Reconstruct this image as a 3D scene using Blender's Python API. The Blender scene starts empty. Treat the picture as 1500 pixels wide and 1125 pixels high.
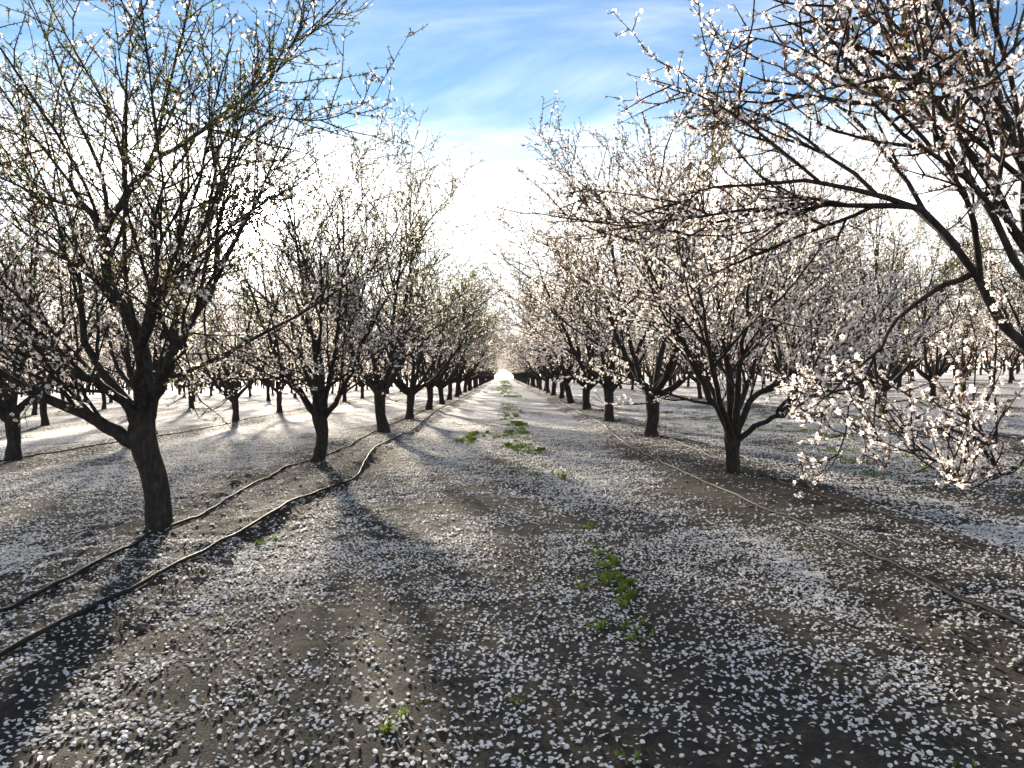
import bpy, math
import numpy as np

# ------------------------------------------------------------------ camera
sc = bpy.context.scene
COL = sc.collection
F, CX, CY, CAMH = 1080.0, 750.0, 562.5, 1.55          # focal length in pixels of a 1500 px wide frame
VPX, VPY, ROLL = 738.0, 548.0, math.atan(0.023)

def unit(v):
    v = np.asarray(v, float)
    return v / np.maximum(np.linalg.norm(v, axis=-1, keepdims=True), 1e-9)

yc = unit([VPX - CX, CY - VPY, -F])
xc = np.array([math.cos(ROLL), math.sin(ROLL), 0.0])
xc = unit(xc - yc * xc.dot(yc))
zc = np.cross(xc, yc)
W2C = np.stack([xc, yc, zc], axis=1)                    # world -> camera
C2W = W2C.T
cam_d = bpy.data.cameras.new('camera')
cam = bpy.data.objects.new('camera', cam_d)
COL.objects.link(cam)
cam_d.sensor_width = 36.0
cam_d.lens = F / 1500.0 * 36.0
cam_d.clip_start = 0.05
cam_d.clip_end = 6000.0
from mathutils import Matrix
M4 = np.eye(4); M4[:3, :3] = C2W; M4[2, 3] = CAMH
cam.matrix_world = Matrix(M4.tolist())
sc.camera = cam

# ------------------------------------------------------------------ sky, sun, exposure
SUN_EL, SUN_AZ = math.radians(11.5), math.radians(-18.6)   # azimuth from +Y, negative to the left
SDIR = np.array([math.sin(SUN_AZ) * math.cos(SUN_EL), math.cos(SUN_AZ) * math.cos(SUN_EL), math.sin(SUN_EL)])
sc.view_settings.view_transform = 'Standard'
sc.view_settings.look = 'None'
sc.view_settings.gamma = 1.0
sc.view_settings.exposure = 3.1
sc.view_settings.use_curve_mapping = False

world = bpy.data.worlds.new('World')
sc.world = world
world.use_nodes = True
wn, wl = world.node_tree.nodes, world.node_tree.links
wn.clear()

def wnode(t, **kw):
    n = wn.new(t)
    for k, v in kw.items():
        setattr(n, k, v)
    return n

def wmath(op, a, b=None, c=None, clamp=False):
    n = wn.new('ShaderNodeMath'); n.operation = op; n.use_clamp = clamp
    for i, v in enumerate((a, b, c)):
        if v is None:
            continue
        if isinstance(v, (int, float)):
            n.inputs[i].default_value = v
        else:
            wl.new(v, n.inputs[i])
    return n.outputs[0]

sky = wnode('ShaderNodeTexSky', sky_type='NISHITA')
sky.sun_disc = False
sky.sun_elevation = SUN_EL
sky.sun_rotation = SUN_AZ
sky.altitude = 50.0
sky.air_density = 1.0
sky.dust_density = 0.0
sky.ozone_density = 2.8
tc = wnode('ShaderNodeTexCoord')
sep = wnode('ShaderNodeSeparateXYZ')
wl.new(tc.outputs['Generated'], sep.inputs[0])
zz = wmath('ADD', wmath('MAXIMUM', sep.outputs[2], 0.0), 0.16)
comb = wnode('ShaderNodeCombineXYZ')
wl.new(wmath('DIVIDE', sep.outputs[0], zz), comb.inputs[0])
wl.new(wmath('DIVIDE', sep.outputs[1], zz), comb.inputs[1])
mp = wnode('ShaderNodeMapping')
mp.inputs['Rotation'].default_value = (0, 0, 0.35)
mp.inputs['Scale'].default_value = (0.55, 1.25, 1.0)
mp.inputs['Location'].default_value = (-1.3, 2.2, 0.0)
wl.new(comb.outputs[0], mp.inputs[0])
n1 = wnode('ShaderNodeTexNoise')
n1.inputs['Scale'].default_value = 1.15
n1.inputs['Detail'].default_value = 9.0
n1.inputs['Roughness'].default_value = 0.58
n1.inputs['Distortion'].default_value = 0.7
wl.new(mp.outputs[0], n1.inputs['Vector'])
# cloud cover grows towards the horizon, thin streaks of cirrus higher up
low = wn.new('ShaderNodeMapRange'); low.interpolation_type = 'SMOOTHSTEP'
wl.new(sep.outputs[2], low.inputs[0])
low.inputs[1].default_value = 0.34; low.inputs[2].default_value = 0.22
low.inputs[3].default_value = 0.0; low.inputs[4].default_value = 0.33
cov = wmath('ADD', n1.outputs['Fac'], low.outputs[0])
mask = wn.new('ShaderNodeMapRange'); mask.interpolation_type = 'SMOOTHSTEP'
wl.new(cov, mask.inputs[0])
mask.inputs[1].default_value = 0.405; mask.inputs[2].default_value = 0.92
mask.inputs[3].default_value = 0.0; mask.inputs[4].default_value = 0.95
# clouds are brighter round the sun (forward scatter)
dot = wnode('ShaderNodeVectorMath', operation='DOT_PRODUCT')
wl.new(tc.outputs['Generated'], dot.inputs[0])
dot.inputs[1].default_value = tuple(SDIR)
dp = wmath('MAXIMUM', dot.outputs['Value'], 0.0)
g1 = wmath('MULTIPLY', wmath('POWER', dp, 6.0), 0.07)
g2 = wmath('MULTIPLY', wmath('POWER', dp, 90.0), 0.6)
g3 = wmath('MULTIPLY', wmath('POWER', dp, 1500.0), 9.0)
gl = wmath('ADD', wmath('ADD', g1, g2), wmath('ADD', g3, 0.23))
shade = wn.new('ShaderNodeMapRange')
n2 = wnode('ShaderNodeTexNoise')
n2.inputs['Scale'].default_value = 2.3; n2.inputs['Detail'].default_value = 6.0
wl.new(mp.outputs[0], n2.inputs['Vector'])
wl.new(n2.outputs['Fac'], shade.inputs[0])
shade.inputs[1].default_value = 0.3; shade.inputs[2].default_value = 0.7
shade.inputs[3].default_value = 1.25; shade.inputs[4].default_value = 0.8
cl_s = wmath('MULTIPLY', gl, shade.outputs[0])
ccol = wnode('ShaderNodeVectorMath', operation='SCALE')
ccol.inputs[0].default_value = (1.0, 0.975, 0.94)
wl.new(cl_s, ccol.inputs['Scale'])
skys = wnode('ShaderNodeVectorMath', operation='SCALE')
wl.new(sky.outputs[0], skys.inputs[0])
skys.inputs['Scale'].default_value = 0.0265
mix = wn.new('ShaderNodeMix'); mix.data_type = 'RGBA'
wl.new(mask.outputs[0], mix.inputs[0])
wl.new(skys.outputs[0], mix.inputs[6])
wl.new(ccol.outputs[0], mix.inputs[7])
bg = wnode('ShaderNodeBackground')
bg.inputs['Strength'].default_value = 1.0
wl.new(mix.outputs[2], bg.inputs[0])
wo = wnode('ShaderNodeOutputWorld')
wl.new(bg.outputs[0], wo.inputs[0])

sun_d = bpy.data.lights.new('sun', 'SUN')
sun_d.energy = 4.6
sun_d.angle = math.radians(2.2)
sun_d.color = (1.0, 0.88, 0.70)
sun = bpy.data.objects.new('sun', sun_d)
COL.objects.link(sun)
from mathutils import Vector
sun.rotation_euler = Vector(SDIR.tolist()).to_track_quat('Z', 'Y').to_euler()

sc.cycles.max_bounces = 6
sc.cycles.diffuse_bounces = 3
sc.cycles.transmission_bounces = 4
sc.cycles.transparent_max_bounces = 4
sc.cycles.caustics_reflective = False
sc.cycles.caustics_refractive = False

# ------------------------------------------------------------------ helpers
def tag(o, label=None, cat=None, group=None, kind=None):
    if label: o['label'] = label
    if cat: o['category'] = cat
    if group: o['group'] = group
    if kind: o['kind'] = kind
    return o

def mesh_np(name, V, faces, mats, smooth=True, mat_idx=None, attrs=None):
    """faces: list of int arrays (n,3) or (n,4)"""
    me = bpy.data.meshes.new(name)
    V = np.ascontiguousarray(V, dtype=np.float32)
    me.vertices.add(len(V))
    me.vertices.foreach_set('co', V.ravel())
    loops = np.concatenate([f.ravel() for f in faces]).astype(np.int32)
    tot = np.concatenate([np.full(len(f), f.shape[1]) for f in faces]).astype(np.int32)
    st = np.zeros(len(tot), np.int32); st[1:] = np.cumsum(tot)[:-1]
    me.loops.add(len(loops)); me.loops.foreach_set('vertex_index', loops)
    me.polygons.add(len(tot)); me.polygons.foreach_set('loop_start', st)
    if mat_idx is not None:
        me.polygons.foreach_set('material_index', mat_idx.astype(np.int32))
    me.polygons.foreach_set('use_smooth', np.full(len(tot), smooth, dtype=bool))
    for k, a in (attrs or {}).items():
        at = me.attributes.new(k, 'FLOAT', 'POINT')
        at.data.foreach_set('value', np.ascontiguousarray(a, dtype=np.float32))
    me.update(calc_edges=True)
    for m in (mats if isinstance(mats, (list, tuple)) else [mats]):
        me.materials.append(m)
    return me

def add(name, me, parent=None, loc=None, rotz=0.0, scale=1.0):
    o = bpy.data.objects.new(name, me)
    COL.objects.link(o)
    if parent is not None: o.parent = parent
    if loc is not None: o.location = loc
    o.rotation_euler = (0, 0, rotz)
    o.scale = (scale,) * 3
    return o

def _hash(ix, iy, seed):
    h = (ix.astype(np.int64) * 374761393 + iy.astype(np.int64) * 668265263 + seed * 974634777) & 0xffffffff
    h = ((h ^ (h >> 13)) * 1274126177) & 0xffffffff
    return ((h ^ (h >> 16)) & 0xffffff) / float(0xffffff)

def vnoise(x, y, seed=0):
    x = np.asarray(x, float); y = np.asarray(y, float)
    ix, iy = np.floor(x), np.floor(y)
    fx, fy = x - ix, y - iy
    fx = fx * fx * (3 - 2 * fx); fy = fy * fy * (3 - 2 * fy)
    a, b = _hash(ix, iy, seed), _hash(ix + 1, iy, seed)
    c, d = _hash(ix, iy + 1, seed), _hash(ix + 1, iy + 1, seed)
    return (a * (1 - fx) + b * fx) * (1 - fy) + (c * (1 - fx) + d * fx) * fy - 0.5

def fbm(x, y, seed=0, oct=4):
    s, a = 0.0, 1.0
    for i in range(oct):
        s = s + a * vnoise(x, y, seed + i * 17); x = x * 2.03; y = y * 2.03; a *= 0.5
    return s

def sstep(a, b, x):
    t = np.clip((x - a) / (b - a), 0, 1)
    return t * t * (3 - 2 * t)

ROW = 6.52                                              # distance between tree rows

def row_dist(x):
    """distance to the nearest tree row; rows lie at +-3.26, +-9.78 ..."""
    u = np.mod(x, ROW)
    return np.abs(u - ROW / 2)

def gz(x, y):
    x = np.asarray(x, float); y = np.asarray(y, float)
    wob = 0.35 * fbm(x * 0.0 + np.round(x / ROW) * 7.3, y * 0.45, 3, 3)
    d = row_dist(x) + 0.25 * wob + 0.10 * fbm(x * 1.7, y * 1.7, 5, 3)
    z = 0.085 * (1 - sstep(0.62, 0.95, d))
    u = np.abs(np.mod(x + ROW / 2, ROW) - ROW / 2)      # distance from alley middle
    z = z - 0.022 * np.exp(-((u - 1.35) / 0.32) ** 2)
    z = z + 0.030 * fbm(x * 0.8, y * 0.6, 11, 3)
    z = z + (0.018 + 0.030 * np.exp(-(d / 0.9) ** 2)) * fbm(x * 4.5, y * 4.5, 23, 3)
    return z

def unproject(px, py, z0=0.0):
    d = C2W @ np.array([px - CX, CY - py, -F])
    t = (z0 - CAMH) / d[2]
    return np.array([d[0] * t, d[1] * t, z0])

def at_depth(px, py, Y):
    d = C2W @ np.array([px - CX, CY - py, -F])
    t = Y / d[1]
    return np.array([d[0] * t, Y, CAMH + d[2] * t])

# ------------------------------------------------------------------ materials
def material(name, rough=0.9):
    m = bpy.data.materials.new(name); m.use_nodes = True
    nt = m.node_tree
    b = nt.nodes['Principled BSDF']
    b.inputs['Roughness'].default_value = rough
    b.inputs['Specular IOR Level'].default_value = 0.25
    return m, nt, b

def ramp(nt, src, stops):
    r = nt.nodes.new('ShaderNodeValToRGB')
    e = r.color_ramp.elements
    e[0].position, e[0].color = stops[0][0], (*stops[0][1], 1)
    e[1].position, e[1].color = stops[-1][0], (*stops[-1][1], 1)
    for p, c in stops[1:-1]:
        k = e.new(p); k.color = (*c, 1)
    nt.links.new(src, r.inputs[0])
    return r.outputs[0]

def noise(nt, scale, detail=4.0, rough=0.55, vec=None):
    n = nt.nodes.new('ShaderNodeTexNoise')
    n.inputs['Scale'].default_value = scale; n.inputs['Detail'].default_value = detail
    n.inputs['Roughness'].default_value = rough
    if vec is not None: nt.links.new(vec, n.inputs['Vector'])
    return n.outputs['Fac']

def objco(nt):
    return nt.nodes.new('ShaderNodeTexCoord').outputs['Object']

def bump(nt, b, h, strength, dist):
    n = nt.nodes.new('ShaderNodeBump')
    n.inputs['Strength'].default_value = strength; n.inputs['Distance'].default_value = dist
    nt.links.new(h, n.inputs['Height']); nt.links.new(n.outputs[0], b.inputs['Normal'])

def mat_bark():
    m, nt, b = material('bark', 0.92)
    co = objco(nt)
    mp_ = nt.nodes.new('ShaderNodeMapping'); mp_.inputs['Scale'].default_value = (1, 1, 0.35)
    nt.links.new(co, mp_.inputs[0])
    f = noise(nt, 26, 6, 0.65, mp_.outputs[0])
    nt.links.new(ramp(nt, f, [(0.3, (0.011, 0.0095, 0.0085)), (0.52, (0.028, 0.0235, 0.0205)), (0.75, (0.066, 0.056, 0.050))]), b.inputs['Base Color'])
    bump(nt, b, f, 0.9, 0.02)
    return m

def mat_thin(name, c1, c2, trans, tint):
    """thin petal or leaf: diffuse plus light passing through"""
    m = bpy.data.materials.new(name); m.use_nodes = True
    nt = m.node_tree; nt.nodes.clear()
    geo = nt.nodes.new('ShaderNodeNewGeometry')
    col = ramp(nt, geo.outputs['Random Per Island'], [(0.0, c1), (1.0, c2)])
    d = nt.nodes.new('ShaderNodeBsdfDiffuse'); nt.links.new(col, d.inputs[0])
    t = nt.nodes.new('ShaderNodeBsdfTranslucent')
    mul = nt.nodes.new('ShaderNodeMix'); mul.data_type = 'RGBA'; mul.blend_type = 'MULTIPLY'
    mul.inputs[0].default_value = 1.0
    nt.links.new(col, mul.inputs[6]); mul.inputs[7].default_value = (*tint, 1)
    nt.links.new(mul.outputs[2], t.inputs[0])
    mx = nt.nodes.new('ShaderNodeMixShader'); mx.inputs[0].default_value = trans
    nt.links.new(d.outputs[0], mx.inputs[1]); nt.links.new(t.outputs[0], mx.inputs[2])
    o = nt.nodes.new('ShaderNodeOutputMaterial'); nt.links.new(mx.outputs[0], o.inputs[0])
    return m

def mat_ground():
    m, nt, b = material('orchard_soil', 0.95)
    L = nt.links
    co = objco(nt)
    big = noise(nt, 0.55, 4, 0.55, co)
    mid = noise(nt, 7.0, 7, 0.66, co)
    fine = noise(nt, 75.0, 4, 0.7, co)
    c1 = ramp(nt, mid, [(0.30, (0.024, 0.021, 0.0185)), (0.5, (0.055, 0.048, 0.040)), (0.72, (0.115, 0.099, 0.080))])
    c2 = ramp(nt, fine, [(0.25, (0.35, 0.35, 0.35)), (0.55, (1, 1, 1)), (0.8, (1.7, 1.62, 1.5))])
    mu = nt.nodes.new('ShaderNodeMix'); mu.data_type = 'RGBA'; mu.blend_type = 'MULTIPLY'; mu.inputs[0].default_value = 1
    L.new(c1, mu.inputs[6]); L.new(c2, mu.inputs[7])
    c3 = ramp(nt, big, [(0.35, (0.82, 0.84, 0.86)), (0.65, (1.25, 1.15, 1.0))])
    mu2 = nt.nodes.new('ShaderNodeMix'); mu2.data_type = 'RGBA'; mu2.blend_type = 'MULTIPLY'; mu2.inputs[0].default_value = 1
    L.new(mu.outputs[2], mu2.inputs[6]); L.new(c3, mu2.inputs[7])
    # beyond the petals that are built one by one the carpet of petals is colour only
    at = nt.nodes.new('ShaderNodeAttribute'); at.attribute_name = 'carpet'
    vo = nt.nodes.new('ShaderNodeTexVoronoi'); vo.inputs['Scale'].default_value = 34.0
    mpv = nt.nodes.new('ShaderNodeMapping'); mpv.inputs['Scale'].default_value = (1, 0.55, 1)
    L.new(co, mpv.inputs[0]); L.new(mpv.outputs[0], vo.inputs['Vector'])
    sp = nt.nodes.new('ShaderNodeSeparateColor'); L.new(vo.outputs['Color'], sp.inputs[0])
    lt = nt.nodes.new('ShaderNodeMath'); lt.operation = 'LESS_THAN'
    L.new(sp.outputs[0], lt.inputs[0]); L.new(at.outputs['Fac'], lt.inputs[1])
    pc = ramp(nt, sp.outputs[1], [(0, (0.62, 0.58, 0.56)), (1, (0.84, 0.82, 0.82))])
    fin = nt.nodes.new('ShaderNodeMix'); fin.data_type = 'RGBA'
    L.new(lt.outputs[0], fin.inputs[0]); L.new(mu2.outputs[2], fin.inputs[6]); L.new(pc, fin.inputs[7])
    L.new(fin.outputs[2], b.inputs['Base Color'])
    ad = nt.nodes.new('ShaderNodeMath'); ad.operation = 'ADD'
    L.new(mid, ad.inputs[0]); L.new(fine, ad.inputs[1])
    bump(nt, b, ad.outputs[0], 1.0, 0.05)
    return m

BARK = mat_bark()
PETAL = mat_thin('blossom_petal', (0.78, 0.72, 0.71), (0.88, 0.86, 0.86), 0.55, (1.0, 0.97, 0.94))
FALLEN = mat_thin('fallen_petal', (0.78, 0.74, 0.71), (0.92, 0.90, 0.88), 0.35, (1, 1, 1))
CALYX = mat_thin('calyx', (0.16, 0.055, 0.035), (0.30, 0.12, 0.07), 0.25, (1, 0.8, 0.6))
LEAF = mat_thin('young_leaf', (0.07, 0.085, 0.035), (0.15, 0.175, 0.075), 0.38, (1.1, 1.2, 0.6))
HUSK = mat_thin('spent_flower', (0.09, 0.055, 0.038), (0.24, 0.145, 0.10), 0.25, (1.0, 0.8, 0.6))
GRASS = mat_thin('weed_green', (0.09, 0.15, 0.03), (0.24, 0.30, 0.09), 0.45, (1.0, 1.05, 0.6))
SOIL = mat_ground()
CLOD, _nt, _b = material('clod', 0.95)
_nt.links.new(ramp(_nt, noise(_nt, 30, 5, 0.65, objco(_nt)), [(0.3, (0.036, 0.030, 0.024)), (0.7, (0.11, 0.092, 0.072))]), _b.inputs['Base Color'])
HOSE, _nt, _b = material('hose_plastic', 0.68)
_b.inputs['Base Color'].default_value = (0.016, 0.016, 0.018, 1)
_nt.links.new(ramp(_nt, noise(_nt, 9, 5, 0.6, objco(_nt)), [(0.4, (0.009, 0.009, 0.010)), (0.75, (0.035, 0.031, 0.027))]), _b.inputs['Base Color'])
_b.inputs['Specular IOR Level'].default_value = 0.13
STICK, _nt, _b = material('dead_twig', 0.9)
_b.inputs['Base Color'].default_value = (0.09, 0.065, 0.045, 1)

# ------------------------------------------------------------------ ground
def spaced(a, b, f):
    out = [a]
    while out[-1] < b: out.append(out[-1] + f(out[-1]))
    return out

ys = spaced(-12, 1.0, lambda v: 0.5 if v < 0 else 0.1) + spaced(1.2, 1800, lambda v: max(0.026, 0.0135 * v) if v < 45 else 0.06 * v)
xh = spaced(0, 700, lambda v: 0.055 if v < 5 else (0.06 + (v - 5) * 0.03 if v < 45 else 0.2 * v))
xs = np.array([-v for v in xh[:0:-1]] + xh); ys = np.array(ys)
GX, GY = np.meshgrid(xs, ys)

def petal_density(x, y):
    """petals per square metre"""
    rd = row_dist(x)
    u = np.mod(x + ROW / 2, ROW) - ROW / 2
    au = np.abs(u)
    mainalley = (np.abs(x) < ROW / 2)
    n = fbm(x * 0.9, y * 0.45, 71, 4); n2 = fbm(x * 3.0, y * 3.0, 77, 3)
    mid = 760 + 480 * np.exp(-((au - 1.55) / 0.42) ** 2) + 1500 * np.exp(-((au - 2.12 - 0.35 * n) / 0.17) ** 2)
    mid = mid + 2300 * sstep(3.6, 11, y) * (1 - sstep(1.8, 2.7, au + 0.9 * n))
    mid = mid + (np.minimum(mid, 700) - mid) * (1 - sstep(0.75, 1.35, rd + 0.6 * n))
    side = 2600 - 1950 * (1 - sstep(0.75, 1.15, rd))
    side_n = np.where(y < 200, side, side)
    dn = np.where(mainalley, mid, side_n)
    dn = dn * np.clip(1 + 1.3 * n + 1.1 * n2, 0.12, 1.9)
    return dn

def far_mix(x, y):
    return sstep(11.0, 25.0, np.hypot(x, y))

dens = petal_density(GX, GY)
rdg = row_dist(GX)
carpet = np.clip(dens / 2500.0, 0.10, 0.86)
carpet = carpet * far_mix(GX, GY)
GZ = gz(GX, GY) * (1 - 0.6 * sstep(60, 200, np.hypot(GX, GY)))
nx, ny = len(xs), len(ys)
idx = np.arange(nx * ny).reshape(ny, nx)
quads = np.stack([idx[:-1, :-1].ravel(), idx[:-1, 1:].ravel(), idx[1:, 1:].ravel(), idx[1:, :-1].ravel()], 1)
gme = mesh_np('ground', np.stack([GX.ravel(), GY.ravel(), GZ.ravel()], 1), [quads], SOIL, True, attrs={'carpet': carpet.ravel()})
tag(add('ground', gme), 'brown orchard soil strewn with fallen petals', None, None, 'structure')

# ------------------------------------------------------------------ tubes and growth (all in numpy)
def tubes(P, R, sides):
    """P (B,n,3) centre lines, R (B,n) radii -> verts, quads, tip triangles"""
    B, n, _ = P.shape
    T = np.empty_like(P); T[:, 1:-1] = P[:, 2:] - P[:, :-2]; T[:, 0] = P[:, 1] - P[:, 0]; T[:, -1] = P[:, -1] - P[:, -2]
    T = unit(T)
    mean = unit(P[:, -1] - P[:, 0])
    ref = np.where((np.abs(mean[:, 2]) < 0.8)[:, None], np.array([0, 0, 1.0]), np.array([1.0, 0, 0]))
    U = unit(np.cross(T, ref[:, None, :])); Vv = np.cross(T, U)
    a = np.arange(sides) * 2 * np.pi / sides
    ring = U[:, :, None, :] * np.cos(a)[None, None, :, None] + Vv[:, :, None, :] * np.sin(a)[None, None, :, None]
    V = P[:, :, None, :] + ring * R[:, :, None, None]
    ii = np.arange(B * n * sides).reshape(B, n, sides)
    nxt = np.roll(ii, -1, axis=2)
    q = np.stack([ii[:, :-1], nxt[:, :-1], nxt[:, 1:], ii[:, 1:]], -1).reshape(-1, 4)
    return V.reshape(-1, 3), q

def resample(pts, n):
    """smooth a hand-laid polyline to n points (Catmull-Rom)"""
    p = np.asarray(pts, float)
    e = np.vstack([2 * p[0] - p[1], p, 2 * p[-1] - p[-2]])
    t = np.linspace(0, len(p) - 1 - 1e-6, n)
    i = t.astype(int); f = (t - i)[:, None]
    a, b, c, d = e[i], e[i + 1], e[i + 2], e[i + 3]
    return 0.5 * (2 * b + (c - a) * f + (2 * a - 5 * b + 4 * c - d) * f ** 2 + (3 * b - a - 3 * c + d) * f ** 3)

def grow(rng, P0, D0, L, n, up, wob, out=0.0):
    B = len(P0)
    P = np.empty((B, n, 3)); P[:, 0] = P0
    d = unit(D0); seg = (L / (n - 1))[:, None]
    up = np.broadcast_to(np.asarray(up, float).reshape(-1, 1) if np.ndim(up) else up, (B, 1))
    for i in range(1, n):
        tr = np.zeros((B, 3)); tr[:, 2] = up[:, 0]
        low_ = np.clip((1.35 - P[:, i - 1, 2]) * 0.5, 0, 0.4); tr[:, 2] += low_
        hi_ = np.clip((P[:, i - 1, 2] - 5.9) * 0.25, 0, 0.4); tr[:, 2] -= hi_
        if out:
            rad = P[:, i - 1].copy(); rad[:, 2] = 0; tr += out * unit(rad)
        d = unit(d + tr + rng.normal(0, wob, (B, 3)))
        P[:, i] = P[:, i - 1] + d * seg
    return P

def sprout(rng, P, R, count, t0, t1, ang, L, n, up, wob, rfac, out=0.0, rtip=0.0022, lenfall=0.55):
    """grow `count` children from every branch in P"""
    B, m, _ = P.shape
    b = np.repeat(np.arange(B), count)
    t = (np.tile(np.arange(count), B) + rng.random(B * count)) / count
    t = t0 + (t1 - t0) * t
    f = t * (m - 1); i = np.minimum(f.astype(int), m - 2); f = (f - i)[:, None]
    p0 = P[b, i] * (1 - f) + P[b, i + 1] * f
    tan = unit(P[b, i + 1] - P[b, i])
    r0 = R[b, i] * (1 - f[:, 0]) + R[b, i + 1] * f[:, 0]
    rnd = rng.normal(0, 1, (len(b), 3)); rnd[:, 2] += 0.25
    side = unit(rnd - tan * (rnd * tan).sum(1, keepdims=True))
    a = np.radians(rng.uniform(ang[0], ang[1], len(b)))[:, None]
    d = tan * np.cos(a) + side * np.sin(a)
    ln = rng.uniform(L[0], L[1], len(b)) * (1 - lenfall * t)
    Q = grow(rng, p0, d, ln, n, up, wob, out)
    rr = np.minimum(r0 * rfac, 0.0066 * ln + 0.0018)
    s = np.linspace(0, 1, n)[None, :]
    QR = rr[:, None] * (1 - s) ** 0.8 + rtip
    return Q, QR

# ------------------------------------------------------------------ flower and leaf templates
def rot_random(rng, N, axis_bias=None):
    z = unit(rng.normal(0, 1, (N, 3)) + (axis_bias if axis_bias is not None else 0))
    x = unit(np.cross(z, unit(rng.normal(0, 1, (N, 3)))))
    return np.stack([x, np.cross(z, x), z], axis=2)      # columns

def stamp(tv, tf, pos, rot, scale):
    N, k = len(pos), len(tv)
    V = np.einsum('nij,kj->nki', rot, tv) * scale[:, None, None] + pos[:, None, :]
    Fc = (tf[None] + (np.arange(N) * k)[:, None, None]).reshape(-1, tf.shape[1])
    return V.reshape(-1, 3), Fc

def flower_tpl(detail):
    V, Fa = [], []
    for k in range(5):
        a = k * 2 * math.pi / 5; c, s = math.cos(a), math.sin(a)
        def pt(r, w, z): V.append((c * r - s * w, s * r + c * w, z))
        b = len(V)
        if detail >= 2:
            pt(0.12, 0, 0); pt(0.62, -0.36, 0.16); pt(1.0, 0.0, 0.34); pt(0.62, 0.36, 0.16)
            Fa += [(b, b + 1, b + 2), (b, b + 2, b + 3)]
        else:
            pt(0.0, 0, 0); pt(0.9, -0.45, 0.25); pt(0.9, 0.45, 0.25)
            Fa += [(b, b + 1, b + 2)]
    return np.array(V), np.array(Fa)

def tuft_tpl(blades, lod=0):
    V, Fa = [], []
    for k in range(blades):
        a = k * 2.39996; c, s = math.cos(a), math.sin(a); sp = 0.35 + 0.3 * (k % 2); h = 0.75 + 0.25 * ((k * 7) % 3) / 2
        b = len(V)
        if lod:
            V += [(0, 0, -0.1), (c * sp - s * 0.2, s * sp + c * 0.2, 0.75 * h), (c * sp + s * 0.2, s * sp - c * 0.2, h)]
            Fa += [(b, b + 1, b + 2)]
            continue
        V += [(0, 0, -0.05), (c * sp * 0.45 - s * 0.16, s * sp * 0.45 + c * 0.16, 0.5 * h),
              (c * sp, s * sp, h), (c * sp * 0.45 + s * 0.16, s * sp * 0.45 - c * 0.16, 0.5 * h)]
        Fa += [(b, b + 1, b + 2, b + 3)]
    return np.array(V), np.array(Fa)

CALYX_TPL = (np.array([(0.30, 0, -0.05), (-0.15, 0.26, -0.05), (-0.15, -0.26, -0.05), (0, 0, -0.55)]), np.array([(0, 1, 3), (1, 2, 3), (2, 0, 3), (0, 2, 1)]))

def flower_mesh(rng, pos, tan, detail, size):
    N = len(pos)
    off = rng.normal(0, 1, (N, 3)); off = unit(off - 0.6 * tan * (off * tan).sum(1, keepdims=True))
    rot = rot_random(rng, N, off * 2.0)
    p = pos + off * (size * 0.9)
    sc_ = size * rng.uniform(0.75, 1.15, N)
    V, Fa = stamp(*flower_tpl(detail), p, rot, sc_)
    mi = np.zeros(len(Fa))
    if detail >= 2:
        V2, F2 = stamp(*CALYX_TPL, p, rot, sc_)
        Fa = np.vstack([Fa, F2 + len(V)]); V = np.vstack([V, V2]); mi = np.concatenate([mi, np.ones(len(F2))])
    return V, Fa, mi

def tuft_mesh(rng, pos, tan, blades, size, brown, lod=0):
    N = len(pos)
    off = rng.normal(0, 1, (N, 3)); off = unit(off - 0.5 * tan * (off * tan).sum(1, keepdims=True)); off[:, 2] += 0.25
    rot = rot_random(rng, N, off * 2.2 + tan * 0.8)
    sc_ = size * rng.uniform(0.6, 1.25, N)
    V, Fa = stamp(*tuft_tpl(blades, lod), pos, rot, sc_)
    mi = np.repeat((rng.random(N) < brown).astype(int), blades)
    return V, Fa, mi

def lumpy(P, R, rng, amt):
    B, n = R.shape
    k = rng.normal(0, 1, (B, n))
    k = (k + np.roll(k, 1, 1)) * 0.5
    return R * (1 + amt * k)

def cut_back(P, R, bad):
    """shorten every shoot to the stretch before it enters a place where none hang"""
    B, n, _ = P.shape
    k = np.where(bad(P).any(1), np.argmax(bad(P), axis=1), n)
    ok = k >= 3
    P, R, k = P[ok], R[ok], k[ok]
    f = np.linspace(0, 1, n)[None] * (k - 1)[:, None]
    i = np.minimum(f.astype(int), n - 2); f = f - i; r = np.arange(len(P))[:, None]
    s_ = np.linspace(0, 1, n)[None]
    return P[r, i] * (1 - f)[..., None] + P[r, i + 1] * f[..., None], R[:, :1] * (1 - s_) ** 0.8 + 0.0016

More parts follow.
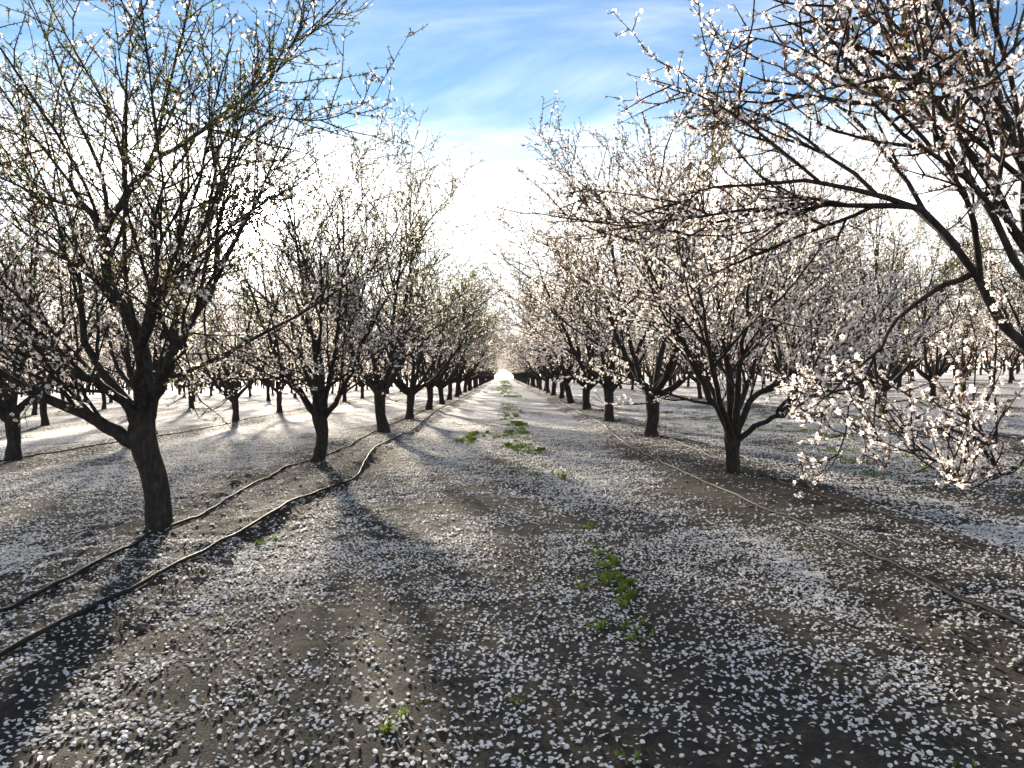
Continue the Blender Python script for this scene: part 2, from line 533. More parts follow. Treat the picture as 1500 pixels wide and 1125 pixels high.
def build_tree(seed, trunk, limbs, lod, fdet=2, flower=0.45, brown=0.6, white_low=0.5, cnt=(7, 10, 5), ftop=5.2, extra_out=0.0, prune=None, dens=0.034, up2=0.05):
    """trunk: [(x,y,z,r)..] local; limbs: list of [(x,y,z)..] with a start radius. Returns part meshes."""
    rng = np.random.default_rng(seed)
    parts = []
    tp = np.array(trunk, float)
    P = resample(tp[:, :3], 22)[None]; R = resample(np.stack([tp[:, 3]] * 3, 1), 22)[:, 0][None]
    V, q = tubes(P, R, 18 if lod == 0 else 8)
    c = P[0].repeat(18 if lod == 0 else 8, 0)
    nn = fbm(np.arctan2(V[:, 1] - c[:, 1], V[:, 0] - c[:, 0]) * 2.2 + seed, V[:, 2] * 7, seed, 3)
    V = c + (V - c) * (1 + 0.16 * nn)[:, None]
    trunk_me = mesh_np('trunk', V, [q], BARK)
    LP, LR = [], []
    for pts, r0 in limbs:
        p = resample(pts, 16)
        p[1:] += rng.normal(0, 0.012, (15, 3))
        s = np.linspace(0, 1, 16)
        LP.append(p); LR.append(r0 * ((1 - s) ** 0.75 * 0.82 + 0.06) * np.where(s < 0.12, 1 + 1.5 * (0.12 - s), 1))
    LP, LR = np.array(LP), np.array(LR)
    LRl = lumpy(LP, LR, rng, 0.05)
    limb_me = []
    for i in range(len(LP)):
        V, q = tubes(LP[i:i + 1], LRl[i:i + 1], 10 if lod == 0 else 6)
        limb_me.append((V, q))
    c2, c3, c4 = cnt
    B2, R2 = sprout(rng, LP, LR, c2, 0.22, 1.0, (20, 52), (2.1, 3.3), 11, up2, 0.075, 0.62, 0.05 + extra_out, lenfall=0.33)
    if prune is not None: B2, R2 = cut_back(B2, R2, prune)
    B3, R3 = sprout(rng, B2, R2, c3, 0.10, 1.0, (22, 62), (0.55, 1.5), 8, 0.035, 0.10, 0.62)
    if prune is not None: B3, R3 = cut_back(B3, R3, prune)
    B4, R4 = sprout(rng, B3, R3, c4, 0.08, 1.0, (30, 75), (0.12, 0.42), 4, 0.03, 0.12, 0.7, rtip=0.0020)
    Bx, Rx = sprout(rng, B2, R2, 6, 0.05, 1.0, (35, 80), (0.10, 0.4), 4, 0.03, 0.12, 0.5, rtip=0.0020)
    if prune is not None:
        B4, R4 = cut_back(B4, R4, prune); Bx, Rx = cut_back(Bx, Rx, prune)
    thick = 1.0 if lod == 0 else (1.15 if lod == 1 else 1.6)
    sets = [(B2, lumpy(B2, R2, rng, 0.05), 6 if lod == 0 else 4), (B3, R3 * thick, 4 if lod == 0 else 3)]
    if lod < 2: sets += [(B4, R4 * thick, 3), (Bx, Rx * thick, 3)]
    VV, QQ, o = [], [], 0
    for p, r, s in sets:
        V, q = tubes(p, r, s); VV.append(V); QQ.append(q + o); o += len(V)
    twig_me = mesh_np('crown', np.vstack(VV), [np.vstack(QQ)], BARK)
    # flowering spurs along the thin wood
    pos, tan = [], []
    for p, a0, dd in ((B2, 0.30, dens * 1.9), (B3, 0.12, dens), (B4, 0.15, dens), (Bx, 0.15, dens)):
        seg = p[:, 1:] - p[:, :-1]; ln = np.linalg.norm(seg, axis=2)
        k = rng.poisson(ln / (dd * (1.0, 1.15, 2.6)[lod]))
        k[:, :max(1, int(a0 * p.shape[1])) - 1] = 0
        bi, si = np.nonzero(k); rep = k[bi, si]; bi, si = np.repeat(bi, rep), np.repeat(si, rep)
        f = rng.random(len(bi))[:, None]
        pos.append(p[bi, si] + seg[bi, si] * f); tan.append(unit(seg[bi, si]))
        pos.append(p[:, -1]); tan.append(unit(seg[:, -1]))
    pos, tan = np.vstack(pos), np.vstack(tan)
    # petals have fallen first from the top shoots; the lower crown still flowers in clusters
    h = pos[:, 2]
    clus = fbm(pos[:, 0] * 2.6 + seed, pos[:, 1] * 2.6 + pos[:, 2] * 2.3, seed + 5, 2)
    pf = flower * (1.25 - 1.05 * sstep(1.2, ftop, h)) + 0.75 * clus
    isf = rng.random(len(pos)) < np.clip(pf, 0.02, 0.95)
    fs, ts = ((0.0190, 0.029), (0.022, 0.030), (0.038, 0.048))[lod]
    V, Fa, mi = flower_mesh(rng, pos[isf], tan[isf], fdet if lod == 0 else 1, fs)
    flower_me = mesh_np('blossom', V, [Fa], [PETAL, CALYX], False, mi)
    V, Fa, mi = tuft_mesh(rng, pos[~isf], tan[~isf], (3, 3, 2)[lod], ts, brown, lod)
    leaf_me = mesh_np('foliage', V, [Fa], [LEAF, HUSK], False, mi)
    if lod == 2:
        limb_v = [v for v, _ in limb_me]; offs = np.cumsum([0] + [len(v) for v in limb_v])[:-1]
        lm = [mesh_np('limb', np.vstack(limb_v), [np.vstack([q + o for (_, q), o in zip(limb_me, offs)])], BARK)]
    else:
        lm = [mesh_np('limb', v, [q], BARK) for v, q in limb_me]
    return dict(trunk=trunk_me, limb=lm, crown=twig_me, blossom=flower_me, foliage=leaf_me)

def place_tree(kit, loc, rotz, scale, label, group, wide=1.0):
    t = add('almond_tree', None, None, loc, rotz, scale)
    t.scale = (scale * wide, scale * wide, scale)
    t.empty_display_size = 0.2
    tag(t, label, 'tree', group)
    add('trunk', kit['trunk'], t)
    for m in kit['limb']: add('limb', m, t)
    c = add('crown', kit['crown'], t)
    tag(add('blossom', kit['blossom'], c), kind='stuff')
    tag(add('foliage', kit['foliage'], c), kind='stuff')
    return t

def generic(seed, lod, fork=0.85, lean=(0.0, 0.0), nl=6, **kw):
    rng = np.random.default_rng(seed + 1000)
    lx, ly = lean
    trunk = [(0, 0, -0.15, 0.19), (0, 0, 0.0, 0.145), (0.25 * lx, 0.25 * ly, 0.18, 0.112), (0.6 * lx + 0.02, 0.6 * ly, 0.5 * fork, 0.102),
             (lx, ly, fork, 0.115), (lx * 1.1, ly * 1.1, fork + 0.16, 0.085)]
    limbs = []
    a0 = rng.uniform(0, 6.28)
    for k in range(nl):
        az = a0 + k * 2 * math.pi / nl + rng.normal(0, 0.22)
        inner = (k % 3 == 2)
        reach = rng.uniform(0.6, 1.0) if inner else rng.uniform(1.5, 2.2)
        top = rng.uniform(4.6, 5.4) if inner else rng.uniform(3.2, 4.6)
        z0 = fork + rng.uniform(-0.10, 0.10)
        c, s = math.cos(az), math.sin(az)
        pts = [(lx, ly, z0 - 0.05)]
        for u in (0.22, 0.45, 0.72, 1.0):
            rr = reach * (u ** (0.72)); hh = z0 + (top - z0) * (u ** 1.15)
            pts.append((lx + c * rr + rng.normal(0, 0.05), ly + s * rr + rng.normal(0, 0.05), hh))
        limbs.append((pts, rng.uniform(0.058, 0.082)))
    return build_tree(seed, trunk, limbs, lod, **kw)

# ------------------------------------------------------------------ the trees that stand nearest, laid out limb by limb
def px_limbs(base, Y, specs):
    """pixel polylines at the tree's own depth (plus an offset in depth along each limb) -> local coordinates"""
    out = []
    for r0, pts in specs:
        out.append(([at_depth(x, y, Y + dy) - base for x, y, dy in pts], r0))
    return out

def px_trunk(base, Y, pts):
    return [tuple(at_depth(x, y, Y) - base) + (r,) for x, y, r in pts]

# bent trunk with the low limb
Y = 7.43
b1 = np.array([-3.47, Y, 0.06])
t1 = px_trunk(b1, Y, [(234, 805, .18), (234, 786, .145), (233, 765, .128), (230, 720, .122), (219, 675, .122), (208, 640, .135), (210, 605, .112), (212, 575, .09)])
l1 = px_limbs(b1, Y, [
    (.090, [(212, 660, 0), (172, 634, -.05), (125, 607, -.15), (62, 578, -.3), (0, 545, -.45), (-70, 490, -.6)]),
    (.095, [(211, 610, 0), (212, 560, 0), (204, 500, .05), (184, 455, .1), (157, 410, .1), (152, 349, .1), (131, 312, .1), (103, 271, .05), (108, 225, 0)]),
    (.055, [(157, 405, .1), (156, 335, .1), (190, 284, .0), (227, 235, -.15), (310, 185, -.35), (415, 125, -.5)]),
    (.066, [(206, 630, 0), (190, 590, .3), (150, 545, .6), (121, 492, .7), (118, 420, .8), (93, 361, .9), (70, 270, .9)]),
    (.060, [(200, 625, 0), (182, 588, -.2), (140, 562, -.5), (80, 530, -.8), (20, 480, -1.0), (-30, 420, -1.1)]),
    (.062, [(220, 610, 0), (238, 560, -.2), (262, 500, -.45), (305, 430, -.6), (350, 340, -.75)]),
    (.060, [(218, 615, 0), (230, 560, .5), (255, 500, 1.0), (270, 420, 1.3), (300, 330, 1.5)]),
    (.052, [(208, 605, 0), (200, 540, -.5), (215, 460, -.9), (235, 370, -1.1), (230, 290, -1.2)]),
])
K_L1 = build_tree(11, t1, l1, 0, flower=0.36, brown=0.35, cnt=(8, 11, 4), ftop=3.8)

Y = 10.5
b2 = np.array([3.26, Y, 0.06])
t2 = px_trunk(b2, Y, [(1075, 716, .15), (1075, 702, .125), (1074, 690, .105), (1073, 660, .100), (1073, 638, .112), (1073, 622, .08)])
l2 = px_limbs(b2, Y, [
    (.075, [(1074, 645, 0), (1060, 612, 0), (1041, 583, -.1), (1015, 534, -.2), (1000, 495, -.3), (955, 400, -.5), (905, 310, -.6)]),
    (.078, [(1073, 640, 0), (1070, 580, .1), (1065, 531, .2), (1058, 480, .2), (1045, 380, .3), (1020, 260, .3)]),
    (.060, [(1075, 640, 0), (1080, 575, -.2), (1084, 530, -.4), (1095, 450, -.6), (1100, 330, -.8)]),
    (.064, [(1077, 645, 0), (1094, 598, .1), (1112, 575, .15), (1149, 557, .2), (1209, 540, .3), (1260, 500, .3)]),
    (.050, [(1078, 646, 0), (1105, 626, -.2), (1130, 613, -.4), (1149, 590, -.6), (1175, 560, -.8), (1200, 500, -1.0)]),
    (.060, [(1074, 642, 0), (1085, 590, .6), (1110, 520, 1.1), (1130, 420, 1.5), (1140, 300, 1.7)]),
    (.058, [(1072, 642, 0), (1050, 590, .7), (1015, 500, 1.3), (960, 370, 1.7)]),
    (.052, [(1073, 640, 0), (1055, 590, -.7), (1040, 530, -1.2), (1030, 450, -1.6), (1010, 380, -1.8)]),
])
K_R1 = build_tree(12, t2, l2, 0, 1, flower=0.62, brown=0.72, cnt=(8, 10, 4), ftop=5.0)

Y = 13.0
b3 = np.array([-3.29, Y, 0.06])
t3 = px_trunk(b3, Y, [(462, 697, .17), (463, 684, .14), (468, 668, .115), (472, 640, .108), (468, 610, .125), (467, 596, .10)])
l3 = px_limbs(b3, Y, [
    (.080, [(468, 615, 0), (448, 590, 0), (436, 565, -.1), (410, 535, -.3), (385, 470, -.5), (345, 370, -.7)]),
    (.085, [(468, 610, 0), (470, 560, 0), (466, 520, .1), (452, 470, .1), (440, 390, .2), (425, 270, .2)]),
    (.065, [(471, 610, 0), (480, 570, .1), (490, 520, .2), (500, 430, .3), (505, 290, .3)]),
    (.060, [(474, 612, 0), (490, 592, -.2), (502, 570, -.3), (520, 530, -.6), (560, 450, -.9), (620, 345, -1.1)]),
    (.060, [(470, 612, 0), (480, 570, .7), (515, 470, .8), (575, 320, 1.1)]),
    (.060, [(466, 612, 0), (455, 565, .7), (425, 470, 1.3), (400, 330, 1.6)]),
    (.055, [(468, 612, 0), (462, 565, -.6), (470, 460, -1.2), (470, 320, -1.6)]),
])
K_L2 = build_tree(13, t3, l3, 0, 1, flower=0.42, brown=0.28, cnt=(9, 10, 4), ftop=4.4)

Y = 4.55
b4 = np.array([3.62, Y, 0.06])
t4 = [(0.05, 0, -0.15, .18), (0.05, 0, 0, .14), (0.03, 0, .3, .115), (0, 0, .7, .11), (-.02, 0, .95, .125), (-.02, 0, 1.15, .09)]
l4 = px_limbs(b4, Y, [
    (.043, [(1590, 680, 0), (1540, 560, 0), (1482, 482, .05), (1438, 418, .1), (1400, 362, .15), (1335, 300, .25), (1230, 272, .4), (1100, 268, .6), (980, 292, .7)]),
    (.030, [(1400, 362, .15), (1340, 306, .6), (1260, 304, .8), (1150, 298, 1.0), (1040, 330, 1.2), (960, 360, 1.3)]),
    (.036, [(1595, 660, 0), (1560, 500, -.1), (1510, 380, -.2), (1440, 260, -.3), (1330, 100, -.4), (1231, 66, -.45), (1130, 24, -.5)]),
    (.036, [(1592, 655, 0), (1540, 480, .3), (1480, 360, .5), (1420, 250, .6), (1351, 183, .7), (1261, 149, .8), (1130, 145, .85), (1040, 152, .9)]),
    (.032, [(1600, 655, 0), (1590, 500, .7), (1540, 330, 1.1), (1480, 180, 1.3), (1440, 40, 1.4), (1400, -60, 1.5)]),
    (.030, [(1596, 650, 0), (1560, 440, -.5), (1500, 250, -.9), (1440, 90, -1.0), (1390, -40, -1.0)]),
    (.022, [(1425, 400, .12), (1370, 428, .3), (1325, 456, .4), (1290, 503, .5), (1262, 560, .6), (1240, 600, .6)]),
    (.018, [(1590, 690, 0), (1560, 660, -.2), (1520, 670, -.35), (1470, 695, -.45), (1420, 715, -.5)]),
    (.045, [(1605, 650, 0), (1640, 500, .6), (1650, 380, 1.0), (1600, 200, 1.3)]),
])
def open_r0(B):
    w = B + b4                                            # no shoots hang low over the open track here
    x, y, z = w[..., 0], w[..., 1], w[..., 2]
    j = (0.9 * fbm(w[:, :1, 1] * 9.1, w[:, :1, 2] * 7.7 + w[:, :1, 0] * 5.3, 41, 2))     # every shoot ends in its own place
    return ((x < 2.2 + j) & (z < 2.1 + 0.6 * j)) | ((x < 1.5 + j) & (z < 2.45 + 0.6 * j)) | ((x < 1.25 + 1.3 * j) & (z > 2.95)) | (x < 0.35 + j) | (z < 0.75 + 0.9 * j) | ((z < 2.0 + 0.8 * j) & (w[:, :1, 2] + 0 * z > 1.7))

K_R0 = build_tree(14, t4, l4, 0, flower=0.50, brown=0.85, cnt=(6, 8, 4), ftop=7.0, dens=0.028, prune=open_r0, up2=-0.012)

# ------------------------------------------------------------------ the orchard rows
A_MID = [generic(31, 1, 0.95, (0.06, 0.05), 6, flower=0.42, brown=0.28, cnt=(8, 9, 4), ftop=4.4),
         generic(32, 1, 0.80, (-0.10, 0.02), 7, flower=0.42, brown=0.28, cnt=(7, 9, 4), ftop=4.4)]
B_MID = [generic(41, 1, 0.75, (0.02, 0.03), 6, flower=0.62, brown=0.75, cnt=(8, 9, 4), ftop=5.0),
         generic(42, 1, 0.85, (-0.16, 0.06), 7, flower=0.60, brown=0.75, cnt=(7, 9, 4), ftop=5.0)]
A_FAR = [generic(51 + i, 2, 0.85, (0.08 * (i - 1), 0.0), 6, flower=0.42, brown=0.28, cnt=(7, 7, 3), ftop=4.4) for i in range(3)]
B_FAR = [generic(61 + i, 2, 0.80, (0.08 * (1 - i), 0.0), 6, flower=0.60, brown=0.75, cnt=(7, 7, 3), ftop=5.0) for i in range(3)]

ORD = ['', 'first', 'second', 'third', 'fourth', 'fifth', 'sixth', 'seventh', 'eighth', 'ninth', 'tenth', 'eleventh', 'twelfth']
rng = np.random.default_rng(5)

def gbase(x, y): return float(gz(x, y)) - 0.01

place_tree(K_L1, (b1[0], b1[1], b1[2]), 0, 1, 'almond tree with leaning bent trunk and thick low limb, growing between two black hoses', None)
place_tree(K_L2, (b3[0], b3[1], b3[2]), 0, 1, 'almond tree next in row after the bent trunk, forking into a wide vase', None)
place_tree(K_R1, (b2[0], b2[1], b2[2]), 0, 1, 'almond tree with short straight dark trunk and many white blossoms beside the single hose', None)
place_tree(K_R0, (b4[0], b4[1], b4[2]), 0, 1, 'almond tree with long arching limbs and pinkish brown flower clusters overhanging the hose', None)

SIDE_L, SIDE_R = 'two-hose side', 'single-hose side'
n_trees = 4
main_L = [(-3.2, 19.5), (-3.26, 25.2), (-3.26, 31.8), (-3.2, 37.8), (-3.3, 44.3), (-3.2, 49.6)]
main_R = [(3.25, 16.4), (3.06, 21.6), (3.25, 29.2), (3.2, 35.3), (3.3, 42.4), (3.2, 48.2)]
while main_L[-1][1] < 235: main_L.append((-3.26 + rng.normal(0, .07), main_L[-1][1] + 6.05 + rng.normal(0, .15)))
while main_R[-1][1] < 235: main_R.append((3.26 + rng.normal(0, .07), main_R[-1][1] + 6.05 + rng.normal(0, .15)))
for lst, mid_k, far_k, side, first in ((main_L, A_MID, A_FAR, SIDE_L, 'the bent-trunk tree'), (main_R, B_MID, B_FAR, SIDE_R, 'the short straight-trunked tree')):
    for i, (x, y) in enumerate(lst):
        kit = mid_k[i % 2] if y < 62 else far_k[int(rng.integers(3))]
        k = i + (2 if side == SIDE_L else 1)
        if k <= 10:
            lab = '%s almond tree beyond %s in the row on the %s' % (ORD[k], first, side); grp = None
        else:
            lab = 'far almond tree near the vanishing end of the track, row on the ' + side; grp = 'far trees lining the track, ' + side
        place_tree(kit, (x, y, gbase(x, y)), float(rng.uniform(0, 6.28)), float(rng.uniform(1.08, 1.22)), lab, grp, 1.17)
        n_trees += 1
ROWN = ['', '', 'second', 'third', 'fourth', 'fifth', 'sixth', 'seventh']
starts = {(-1, 2): 14.6, (-1, 3): 20.5, (1, 2): 19.0, (1, 3): 21.5}
for side in (-1, 1):
    for r in range(2, 8):
        x0 = side * (ROW / 2 + (r - 1) * ROW)
        y = starts.get((side, r), abs(x0) / 0.78 - 1.0 + float(rng.uniform(0, 2)))
        ymax = (0, 0, 118, 112, 112, 108, 104, 104)[r]
        cultA = (r % 2 == 1) if side < 0 else (r % 2 == 0)
        while y < ymax:
            x = x0 + float(rng.normal(0, .10))
            near = y < 40
            kit = ((A_MID if cultA else B_MID) if near else (A_FAR if cultA else B_FAR))[int(rng.integers(2 if near else 3))]
            sd = SIDE_L if side < 0 else SIDE_R
            place_tree(kit, (x, y, gbase(x, y)), float(rng.uniform(0, 6.28)), float(rng.uniform(1.02, 1.22)),
                       'almond tree in the %s row out from the grassy track on the %s' % (ROWN[r], sd), 'trees of the %s row, %s' % (ROWN[r], sd))
            n_trees += 1
            y += 6.05 + float(rng.normal(0, .2))

# the rest of the orchard, too far off to tell the trees apart
rd_ = np.random.default_rng(88)
spots = []
for k in range(-22, 22):
    x0 = ROW / 2 + k * ROW
    for y in np.arange(100, 300, 6.05):
        r_ = abs(x0) / y
        if r_ > 0.85 or abs(x0) < 4: continue
        if abs(x0) < 44 and y < 116: continue
        if y > 190 and abs(x0) < 60 and rd_.random() < 0.5: continue
        spots.append((x0 + rd_.normal(0, .2), y + rd_.normal(0, .4)))
for k in list(range(-16, -7)) + list(range(7, 16)):
    x0 = ROW / 2 + k * ROW
    for y in np.arange(max(30, abs(x0) / 0.8), 100, 6.05): spots.append((x0, y + rd_.normal(0, .4)))
spots = np.array(spots); NS = len(spots); PER = 110
o_ = unit(rd_.normal(0, 1, (NS, PER, 3))) * (rd_.random((NS, PER, 1)) ** 0.4) * np.array([2.7, 2.7, 2.3])
pos = (o_ + np.array([0, 0, 3.7]) + np.column_stack([spots, np.zeros(NS)])[:, None]).reshape(-1, 3)
V, Fa = stamp(np.array([(-.5, 0, 0), (.5, -.3, 0), (.4, .5, .1)]), np.array([(0, 1, 2)]), pos, rot_random(rd_, len(pos)), rd_.uniform(.25, .75, len(pos)))
mi = rd_.choice([0, 1, 2], len(Fa), p=[.38, .34, .28])
tp_ = np.array([(-.14, -.1, 0), (.14, -.1, 0), (0, .16, 0), (-.14, -.1, 2.2), (.14, -.1, 2.2), (0, .16, 2.2)])
tf_ = np.array([(0, 1, 4), (0, 4, 3), (1, 2, 5), (1, 5, 4), (2, 0, 3), (2, 3, 5)])
V2, F2 = stamp(tp_, tf_, np.column_stack([spots, np.zeros(NS)]), np.broadcast_to(np.eye(3), (NS, 3, 3)), np.ones(NS))
tag(add('distant_orchard', mesh_np('distant_orchard', np.vstack([V, V2]), [np.vstack([Fa, F2 + len(V)])], [HUSK, PETAL, BARK], False, np.concatenate([mi, np.full(len(F2), 2)]))),
    'far off mass of flowering almond trees closing the view between the trunks', 'orchard', None, 'stuff')

# ------------------------------------------------------------------ irrigation hoses
def hose(pts, label, r=0.0160, z=0.07, tail=None, seed=1):
    g = [unproject(px, py, z)[:2] for px, py in pts]
    if tail: g += tail
    g = np.array(g)
    seglen = np.linalg.norm(np.diff(g, axis=0), axis=1).sum()
    n = int(min(420, max(60, seglen / 0.09)))
    p = resample(np.column_stack([g, np.zeros(len(g))]), n)
    p[:, 0] += 0.03 * fbm(p[:, 1] * 0.9, p[:, 1] * 0 + seed, seed, 3)
    zs = gz(p[:, 0], p[:, 1])
    zs = np.convolve(np.pad(zs, 3, mode='edge'), np.ones(7) / 7, 'valid')
    p[:, 2] = np.maximum(zs, gz(p[:, 0], p[:, 1]) - 0.004) + r * 1.25
    V, q = tubes(p[None], np.full((1, n), r), 10)
    o = add('irrigation_hose', mesh_np('irrigation_hose', V, [q], HOSE))
    tag(o, label, 'hose', 'drip irrigation hoses along the tree rows')

hose([(-120, 968), (0, 905), (100, 855), (215, 793), (262, 773), (330, 738), (385, 706), (420, 686), (470, 672), (512, 655), (548, 634)],
     'black irrigation hose running tight past the foot of the bent trunk', tail=[(-3.45, 24), (-3.4, 31), (-3.5, 40), (-3.4, 60), (-3.4, 90)], seed=3)
hose([(-120, 1030), (0, 966), (150, 889), (300, 809), (395, 757), (470, 716), (518, 696), (535, 674), (558, 652), (598, 634)],
     'black irrigation hose lying on the track side of the bent-trunk tree', tail=[(-2.7, 26), (-2.85, 33), (-2.7, 42), (-2.8, 62), (-2.8, 90)], seed=4)
hose([(1620, 985), (1500, 926), (1400, 880), (1250, 806), (1100, 741), (1000, 692), (960, 672), (925, 654), (902, 640), (880, 622)],
     'single taut black hose crossing the bare soil under the arching limbs', tail=[(2.75, 31), (2.85, 40), (2.8, 60), (2.8, 90)], seed=5)
hose([(1440, 812), (1330, 772), (1250, 745), (1130, 703), (1050, 672), (985, 647), (940, 629)],
     'thin half-buried hose behind the short straight trunk', r=0.012, tail=[(3.7, 26), (3.65, 40), (3.7, 70)], seed=6)
for s, lab in ((-1, 'dark hose along the second tree row beyond the two hoses'), (1, 'dark hose along the second tree row beyond the single hose')):
    g = [(s * (9.5 + 0.25 * math.sin(k * 1.7)), 8 + 5.0 * k) for k in range(14)]
    hose([], lab, tail=g, seed=8 + s)

# ------------------------------------------------------------------ fallen petals, one by one near, smaller shapes farther on
rng = np.random.default_rng(77)

def scatter_petals(y0, y1, keep, size, fan, name, label, side_x=0.80):
    pts = []
    edges = np.geomspace(y0, y1, 14)
    for a, b in zip(edges[:-1], edges[1:]):
        w = side_x * b + 0.9
        N = int((b - a) * 2 * w * 6500 * keep)
        x = rng.uniform(-w, w, N); y = rng.uniform(a, b, N)
        d = petal_density(x, y) * (1 - far_mix(x, y) ** 1.5)
        k = rng.random(N) * 6500 < d
        pts.append(np.column_stack([x[k], y[k]]))
    p = np.vstack(pts); N = len(p)
    # petals drift together in the lee of small bumps
    z = gz(p[:, 0], p[:, 1])
    pos = np.column_stack([p, z + 0.004 + 0.004 * rng.random(N)])
    tilt = np.abs(rng.normal(0, 0.48, N)); az = rng.uniform(0, 6.283, N)
    nz = np.column_stack([np.sin(tilt) * np.cos(az), np.sin(tilt) * np.sin(az), np.cos(tilt)])
    sp = rng.uniform(0, 6.283, N)
    x_ = unit(np.cross(np.column_stack([np.cos(sp), np.sin(sp), np.zeros(N)]), nz))
    rot = np.stack([x_, np.cross(nz, x_), nz], axis=2)
    if fan:
        tv = np.array([(-0.5, 0, .10), (-0.28, .36, .08), (0.22, .42, .14), (0.52, 0, .12), (0.22, -.42, .14), (-0.28, -.36, .08)])
        tv[[0, 3], 2] = 0.0
        tf = np.array([(0, 3, 2, 1), (0, 5, 4, 3)])
    else:
        tv = np.array([(-0.5, 0, .10), (0.1, .45, .0), (0.52, 0, .14), (0.1, -.45, .0)])
        tf = np.array([(0, 3, 2), (0, 2, 1)])
    V, Fa = stamp(tv, tf, pos, rot, size * rng.uniform(0.6, 1.2, N))
    o = add(name, mesh_np(name, V, [Fa], FALLEN, False))
    tag(o, label, 'petals', None, 'stuff')

scatter_petals(1.6, 7.0, 1.0, 0.0225, True, 'fallen_petals', 'white petals scattered over the bare soil of the track')
scatter_petals(7.0, 26.0, 0.235, 0.034, False, 'fallen_petal_carpet', 'dense carpet of white petals between the tree rows')

# ------------------------------------------------------------------ weeds
def weeds(spots, name, label, seed):
    rg = np.random.default_rng(seed)
    Vs, Fs, o = [], [], 0
    fine_ = []
    for (x, y, rad, nb, hh) in spots:                     # every patch is a few loose clumps
        m = 5
        for _ in range(m):
            a_, r_ = rg.uniform(0, 6.283), rad * 1.5 * rg.random() ** 0.7
            fine_.append((x + r_ * math.cos(a_), y + r_ * math.sin(a_) * 1.5, rad * rg.uniform(.2, .5), max(4, int(nb * rg.uniform(.08, .3))), hh * rg.uniform(.7, 1.2)))
    for (x, y, rad, nb, hh) in fine_:
        a = rg.uniform(0, 6.283, nb); r = rad * np.sqrt(rg.random(nb))
        px_, py_ = x + r * np.cos(a), y + r * np.sin(a) * 1.3
        pos = np.column_stack([px_, py_, gz(px_, py_) - 0.003])
        h = hh * rg.uniform(0.5, 1.2, nb); az = rg.uniform(0, 6.283, nb); w = h * rg.uniform(0.18, 0.45, nb)
        dr = np.column_stack([np.cos(az), np.sin(az), np.zeros(nb)]); pr = np.column_stack([-np.sin(az), np.cos(az), np.zeros(nb)])
        ln = rg.uniform(0.3, 1.1, nb)
        up = np.array([0, 0, 1.0])
        v0 = pos - pr * (w * .3)[:, None]; v1 = pos + pr * (w * .3)[:, None]
        m = pos + dr * (h * ln * .45)[:, None] + up * (h * .65)[:, None]
        v2, v3 = m - pr * (w * .5)[:, None], m + pr * (w * .5)[:, None]
        v4 = pos + dr * (h * ln)[:, None] + up * (h * (1.0 - .25 * ln))[:, None]
        V = np.stack([v0, v1, v2, v3, v4], 1).reshape(-1, 3)
        k = np.arange(nb)[:, None] * 5 + o
        Fs.append(np.hstack([k, k + 1, k + 3])); Fs.append(np.hstack([k, k + 3, k + 2])); Fs.append(np.hstack([k + 2, k + 3, k + 4]))
        Vs.append(V); o += nb * 5
    ob = add(name, mesh_np(name, np.vstack(Vs), [np.vstack(Fs)], GRASS, False))
    tag(ob, label, 'weeds', None, 'stuff')

rg = np.random.default_rng(9)
S = []
for (px, py, rad, nb, hh) in [(861, 774, .06, 70, .05), (868, 800, .04, 30, .035), (878, 816, .06, 80, .05), (888, 826, .07, 110, .06), (893, 842, .07, 110, .055),
                              (905, 852, .08, 130, .065), (912, 872, .06, 90, .06), (916, 884, .05, 60, .05), (862, 860, .05, 40, .04), (874, 915, .06, 50, .045),
                              (930, 915, .06, 55, .045), (938, 935, .05, 25, .04), (790, 846, .05, 30, .03), (793, 868, .05, 30, .03), (860, 845, .06, 35, .035),
                              (585, 1070, .06, 40, .035), (610, 1040, .05, 25, .03), (760, 1035, .03, 14, .03), (925, 1118, .05, 30, .03), (390, 795, .07, 60, .05), (1400, 1115, .04, 20, .03)]:
    g = unproject(px, py); S.append((g[0], g[1], rad, nb, hh))
for _ in range(46):      # the green line that runs up the middle of the track
    y = float(rg.uniform(11, 40)); x = 0.34 + float(rg.normal(0, .16)) - 0.004 * y
    S.append((x, y, float(rg.uniform(.08, .22)), 60, float(rg.uniform(.04, .085))))
for (px, py) in [(690, 641), (684, 646), (700, 636), (745, 640), (752, 622), (757, 634), (750, 610), (762, 655), (775, 662)]:
    g = unproject(px, py); S.append((g[0], g[1], .26, 190, .085))
for _ in range(40):
    y = float(rg.uniform(40, 160)); S.append((float(rg.normal(0.1, .35)), y, .45, 60, .14))
for _ in range(70):      # green patches under the petals of the alley beyond the single hose
    y = float(rg.uniform(8.2, 30)); S.append((6.6 + float(rg.normal(0, .75)), y, float(rg.uniform(.12, .34)), 90, float(rg.uniform(.035, .06))))
for _ in range(16):
    y = float(rg.uniform(9, 30)); S.append((-6.4 + float(rg.normal(0, 1.2)), y, .15, 30, .04))
weeds(S, 'grass', 'low green weeds sprouting through the petals of the track', 21)

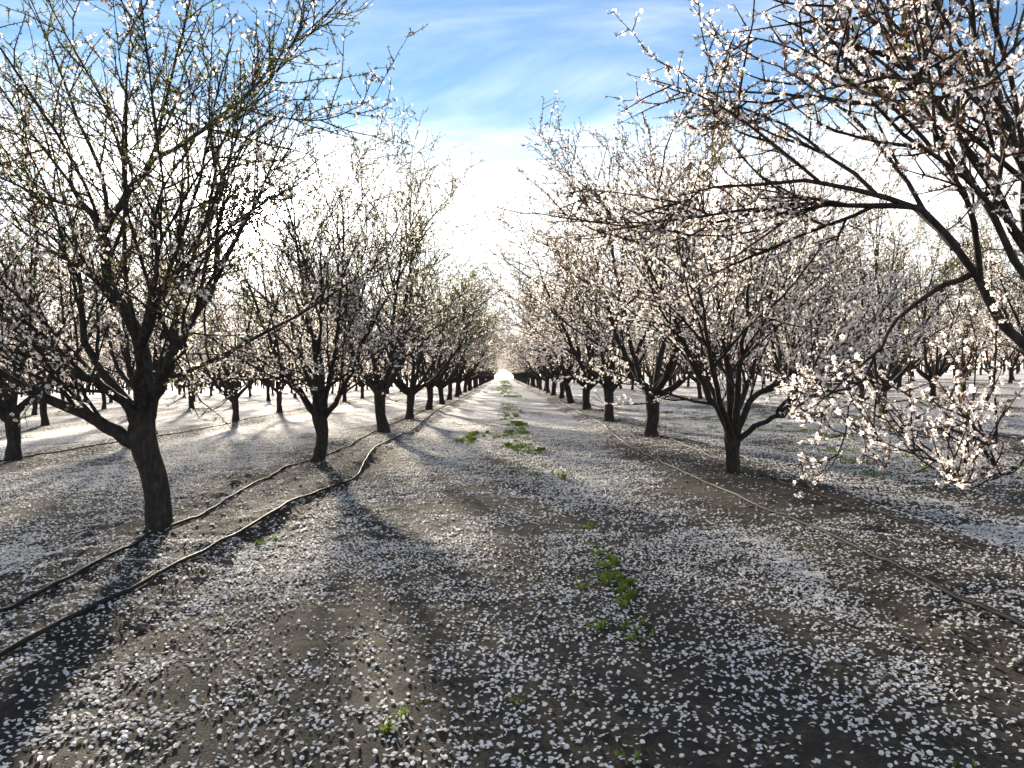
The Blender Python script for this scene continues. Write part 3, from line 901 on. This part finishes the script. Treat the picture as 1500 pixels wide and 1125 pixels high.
# ------------------------------------------------------------------ clods and fallen twigs
def clod_mesh(seed):
    import bmesh
    bm = bmesh.new(); bmesh.ops.create_icosphere(bm, subdivisions=3, radius=1.0)
    V = np.array([v.co[:] for v in bm.verts])
    n = fbm(V[:, 0] * 1.5 + seed * 3.1, V[:, 1] * 1.5 + V[:, 2] * 1.3, seed, 4) + 0.7 * fbm(V[:, 0] * 6, V[:, 1] * 6 + V[:, 2] * 5, seed + 9, 3)
    V = V * (1 + 0.6 * n)[:, None]
    V[:, 2] = np.where(V[:, 2] < 0, V[:, 2] * 0.4, V[:, 2])
    for v, c in zip(bm.verts, V): v.co = c
    me = bpy.data.meshes.new('soil_clod'); bm.to_mesh(me); bm.free()
    me.materials.append(CLOD)
    for p in me.polygons: p.use_smooth = True
    return me

CL = [clod_mesh(s) for s in range(4)]
for i, (px, py, s, fl) in enumerate([(205, 915, .075, .55), (252, 880, .07, .5), (135, 985, .05, .45), (290, 845, .085, .5), (330, 820, .08, .5),
                                     (1255, 925, .05, .5), (1320, 940, .06, .5), (1310, 900, .05, .5), (1300, 985, .055, .5), (1365, 915, .05, .5),
                                     (125, 782, .08, .5), (140, 784, .06, .5), (345, 715, .07, .6), (365, 704, .08, .6), (905, 620, .12, .6), (1230, 768, .05, .6), (1330, 775, .07, .4)]):
    g = unproject(px, py, 0.03)
    o = add('soil_clod', CL[i % 4], None, (g[0], g[1], float(gz(g[0], g[1])) - 0.01), float(rng.uniform(0, 6.28)), s)
    o.scale = (s * 0.85, s * 0.7, s * fl)
    tag(o, 'lump of grey brown soil lying among petals beside a tree row', 'clod', 'soil clods along the tree rows')
N = 5200
xx = rng.uniform(-9, 9, N); yy = 1.8 + 16 * rng.random(N) ** 1.5
kp = (row_dist(xx) < 1.2) | (rng.random(N) < 0.18); xx, yy = xx[kp], yy[kp]
tv = unit(np.array([(1, 1, 1), (1, -1, -1), (-1, 1, -1), (-1, -1, 1), (0, 0, 1.3), (1.2, 0, 0), (-1.2, 0.2, 0), (0, 1.2, 0), (0, -1.2, .1)], float))
tf = np.array([(4, 0, 7), (4, 7, 3), (4, 3, 8), (4, 8, 5), (4, 5, 0), (0, 5, 1), (0, 1, 7), (3, 6, 8), (3, 7, 6), (7, 1, 2), (7, 2, 6), (8, 1, 5)])
szs = 0.006 + 0.020 * rng.random(len(xx)) ** 4
V, Fa = stamp(tv, tf, np.column_stack([xx, yy, gz(xx, yy)]), rot_random(rng, len(xx)), szs)
tag(add('soil_crumbs', mesh_np('soil_crumbs', V, [Fa], CLOD, False)), 'small crumbs of soil on the tree row strips', 'soil', None, 'stuff')
N = 420
xx = rng.uniform(-7, 7, N); yy = 1.9 + 14 * rng.random(N) ** 1.4; az = rng.uniform(0, 6.28, N); ln = rng.uniform(.03, .2, N)
P = np.empty((N, 4, 3))
for k in range(4):
    t = (k / 3 - .5) * ln
    P[:, k, 0] = xx + np.cos(az) * t; P[:, k, 1] = yy + np.sin(az) * t + rng.normal(0, .004, N)
    P[:, k, 2] = gz(P[:, k, 0], P[:, k, 1]) + .006
V, q = tubes(P, np.full((N, 4), .0022), 4)
tag(add('fallen_twigs', mesh_np('fallen_twigs', V, [q], STICK)), 'short dead twigs littered over the soil', 'twigs', None, 'stuff')
